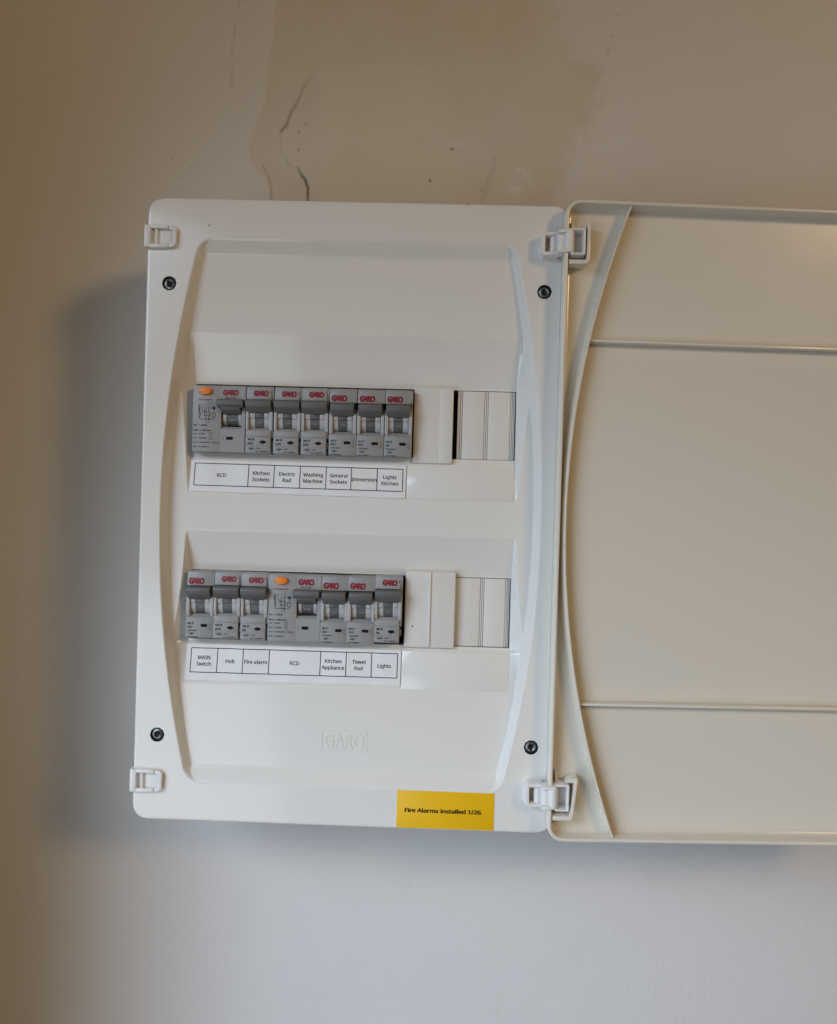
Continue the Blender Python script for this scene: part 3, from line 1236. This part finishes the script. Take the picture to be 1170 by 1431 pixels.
    mb.line(-12.6, 1.0, -12.6, -.4, lw, z)
    mb.line(-12.6, -.4, -3.4, -.4, lw, z)
    mb.line(-3.4, -.4, -3.4, .8, lw, z)
    mb.line(-3.4, 3.6, -3.4, 6.0, lw, z)
    mb.line(-7.0, 6.8, -4.6, 6.8, lw, z)
    mb.add(pill(-3.4, 6.8, 2.0, 1.6, z), [tuple(range(24))])
    mb.add(pill(-9.5, 5.0, .9, .8, z), [tuple(range(24))])
    mb.add(pill(-6.6, -.4, 1.1, .9, z), [tuple(range(24))])
    put_text(mb, "1", -8.4, 10.4, z, 1.5, .02)
    put_text(mb, "N", -6.4, 10.4, z, 1.5, .02)
    put_text(mb, "2  N", -7.4, -2.2, z, 1.5, .03)
    P.append(("wiring_diagram", mb.mesh("wiring_diagram", M['greyink'])))
    mb = MB()
    p = pill(7.2, -12.5, 4.5, 2.1, .09)
    mb.add(p, [tuple(range(len(p)))])
    P.append(("indicator_mark", mb.mesh("indicator_mark", M['ink'])))
    mb = MB()
    mb.line(3.0, -10.8, 3.0, -13.9, .2, z)
    put_text(mb, "T", 3.2, -16, z, 1.3)
    P.append(("small_print", mb.mesh("small_print", M['greyink'])))
    return P


def rcd(x0, x1, row, label, dy=0.0):
    o = empty("residual_current_device", ((x0 + x1) / 2, ROWS[row] + dy, -5), _j.uniform(-.004, .004))
    drum = None
    for nm, me in cached("rcd", rcd_parts):
        p = obj(nm, me, drum if nm == "toggle_print" else o)
        if nm == "drum":
            drum = p
    tag(o, label, "circuit breaker", "double-module residual current devices in the fuse box")


rcd(-104.1, -69.9, 0, "wide grey residual current device with orange button, left end of the upper row")
for kd, x0, x1, rt, nm, dy in (('A', -69.9, -51.4, 'B20', 'Kitchen Sockets', .15), ('A', -51.4, -33.5, 'B20', 'Electric Rad', .1), ('A', -33.5, -15.6, 'B20', 'Washing Machine', 0.),
                               ('B', -15.6, 2.4, 'B20', 'General Sockets', 0.), ('B', 2.4, 20.4, 'B20', 'Immersion', .1), ('B', 20.4, 38.3, 'B6', 'Lights Kitchen', 0.)):
    mcb(kd, x0, x1, 0, rt, "grey circuit breaker in the upper row, above the %s label" % nm, dy)
for kd, x0, x1, rt, nm, dy in (('B', -105.1, -87.1, 'B63', 'MAIN Switch', .2), ('A', -87.1, -69.4, 'B20', 'Hob', .1), ('A', -69.4, -51.7, 'B6', 'Fire alarm', 0.),
                               ('B', -17.3, 0., 'B20', 'Kitchen Appliance', -.5), ('B', 0., 17.4, 'B20', 'Towel Rad', -.1), ('A', 17.4, 34.9, 'B6', 'Lights', .8)):
    mcb(kd, x0, x1, 1, rt, "grey circuit breaker in the lower row, above the %s label" % nm, dy)
rcd(-51.7, -17.4, 1, "wide grey residual current device with orange button, middle of the lower row", -.4)


# ------------------------------------------------------------------ label strips
def strip(x0, x1, y1, y0, bx0, bx1, by1, by0, divs, texts, label, sk):
    """a paper strip that lies on the sloping ledge under a row"""
    cx, cy = (x0 + x1) / 2, (y0 + y1) / 2
    zf = lambda x, y: float(zprofile(min(max(y, y0 + .2), y1 - .2)))
    z1, z0 = zf(0, y1) + .15, zf(0, y0) + .25
    zz = lambda x, y: z0 + (z1 - z0) * (y - y0) / (y1 - y0)
    O = (cx, cy, zz(0, cy))
    o = empty("label_strip", O)
    mb = MB()
    vs, fs = [], []
    n = 40
    for i in range(n + 1):
        x = x0 + (x1 - x0) * i / n
        lift = .45 + .22 * math.sin(i * .7) + .12 * math.sin(i * 1.9 + 1)
        e = sk * (x - x0) / (x1 - x0)
        for y in (y0 + e, y1 + e * .2):
            vs.append((x, y, zz(x, y) + lift))
            vs.append((x, y, zz(x, y) + lift - .25))
    for i in range(n):
        a = i * 4
        fs += [(a, a + 4, a + 6, a + 2), (a + 1, a + 3, a + 7, a + 5), (a, a + 1, a + 5, a + 4), (a + 2, a + 6, a + 7, a + 3)]
    fs += [(0, 2, 3, 1), (n * 4, n * 4 + 1, n * 4 + 3, n * 4 + 2)]
    mb.add(vs, fs)

    def on(x, y):
        i = (x - x0) / (x1 - x0) * n
        i0 = min(max(int(math.floor(i)), 0), n - 1)
        lf = lambda k: .45 + .22 * math.sin(k * .7) + .12 * math.sin(k * 1.9 + 1)
        return zz(x, y) + lf(i0) + (lf(i0 + 1) - lf(i0)) * (i - i0) + .07
    obj("paper", mb.mesh("paper", M['paper'], O), o)
    mb = MB()
    w = .52

    def seg(xa, ya, xb, yb):
        k = max(1, int(math.hypot(xb - xa, yb - ya) / 1.2))
        for q in range(k):
            p0 = (xa + (xb - xa) * q / k, ya + (yb - ya) * q / k)
            p1 = (xa + (xb - xa) * (q + 1) / k, ya + (yb - ya) * (q + 1) / k)
            dx, dy = p1[0] - p0[0], p1[1] - p0[1]
            l = math.hypot(dx, dy)
            nx, ny = -dy / l * w / 2, dx / l * w / 2
            pts = [(p0[0] + nx, p0[1] + ny), (p0[0] - nx, p0[1] - ny), (p1[0] - nx, p1[1] - ny), (p1[0] + nx, p1[1] + ny)]
            mb.add([(a, b_, on(a, b_)) for a, b_ in pts], [(0, 1, 2, 3)])
    yt = lambda x: by1 + sk * .5 * (x - bx0) / (bx1 - bx0)
    yb_ = lambda x: by0 + sk * .5 * (x - bx0) / (bx1 - bx0)
    seg(bx0, yt(bx0), bx1, yt(bx1))
    seg(bx0, yb_(bx0), bx1, yb_(bx1))
    for x in [bx0] + divs + [bx1]:
        seg(x, yt(x), x, yb_(x))
    obj("ruled_border", mb.mesh("ruled_border", M['ink'], O), o)
    ed = [bx0] + divs + [bx1]
    for i, t in enumerate(texts):
        mb = MB()
        cxx = (ed[i] + ed[i + 1]) / 2
        cyy = (yt(cxx) + yb_(cxx)) / 2
        ls = t.split("\n")
        for k, s in enumerate(ls):
            put_text(mb, s, cxx, cyy + (2.05 if len(ls) == 2 else 0) - 4.1 * k, 0, 4.0, .085, 1.0, zfun=on, rise=.75)
        obj("lettering", mb.mesh("lettering", M['ink'], O), o)
    tag(o, label, "label strip", "printed label strips under the breaker rows")


strip(-106.3, 34.9, 33.0, 12.4, -103.4, 32.9, 30.9, 16.4, [-68.0, -51.3, -34.2, -17.2, -.7, 16.2],
      ["RCD", "Kitchen\nSockets", "Electric\nRad", "Washing\nMachine", "General\nSockets", "Immersion", "Lights\nKitchen"],
      "white label strip under the upper row, starting with RCD and ending with Lights Kitchen", -.9)
strip(-106.0, 35.0, -88.0, -111.0, -102.6, 32.8, -90.4, -105.8, [-85.3, -68.4, -51.3, -17.6, -.7, 15.9],
      ["MAIN\nSwitch", "Hob", "Fire alarm", "RCD", "Kitchen\nAppliance", "Towel\nRad", "Lights"],
      "white label strip under the lower row, starting with MAIN Switch and ending with Lights", .6)

# ------------------------------------------------------------------ yellow sticker
st = empty("warning_sticker", (66.6, -187.2, 0))
O = (66.6, -187.2, 0)
mb = MB()
mb.slab([(35.5, -199.0), (97.6, -198.9), (97.6, -175.2), (35.5, -175.1)], .03, .22, .05)
obj("tape", mb.mesh("tape", M['yellow'], O), st)
mb = MB()
put_text(mb, "Fire Alarms installed 1/26", 65.0, -187.3, .30, 4.3, .24, 1.0, width=48.4, rise=.5)
obj("lettering", mb.mesh("lettering", M['ink'], O), st)
tag(st, "yellow sticker reading Fire Alarms installed 1/26 at the cover's bottom edge", "sticker")
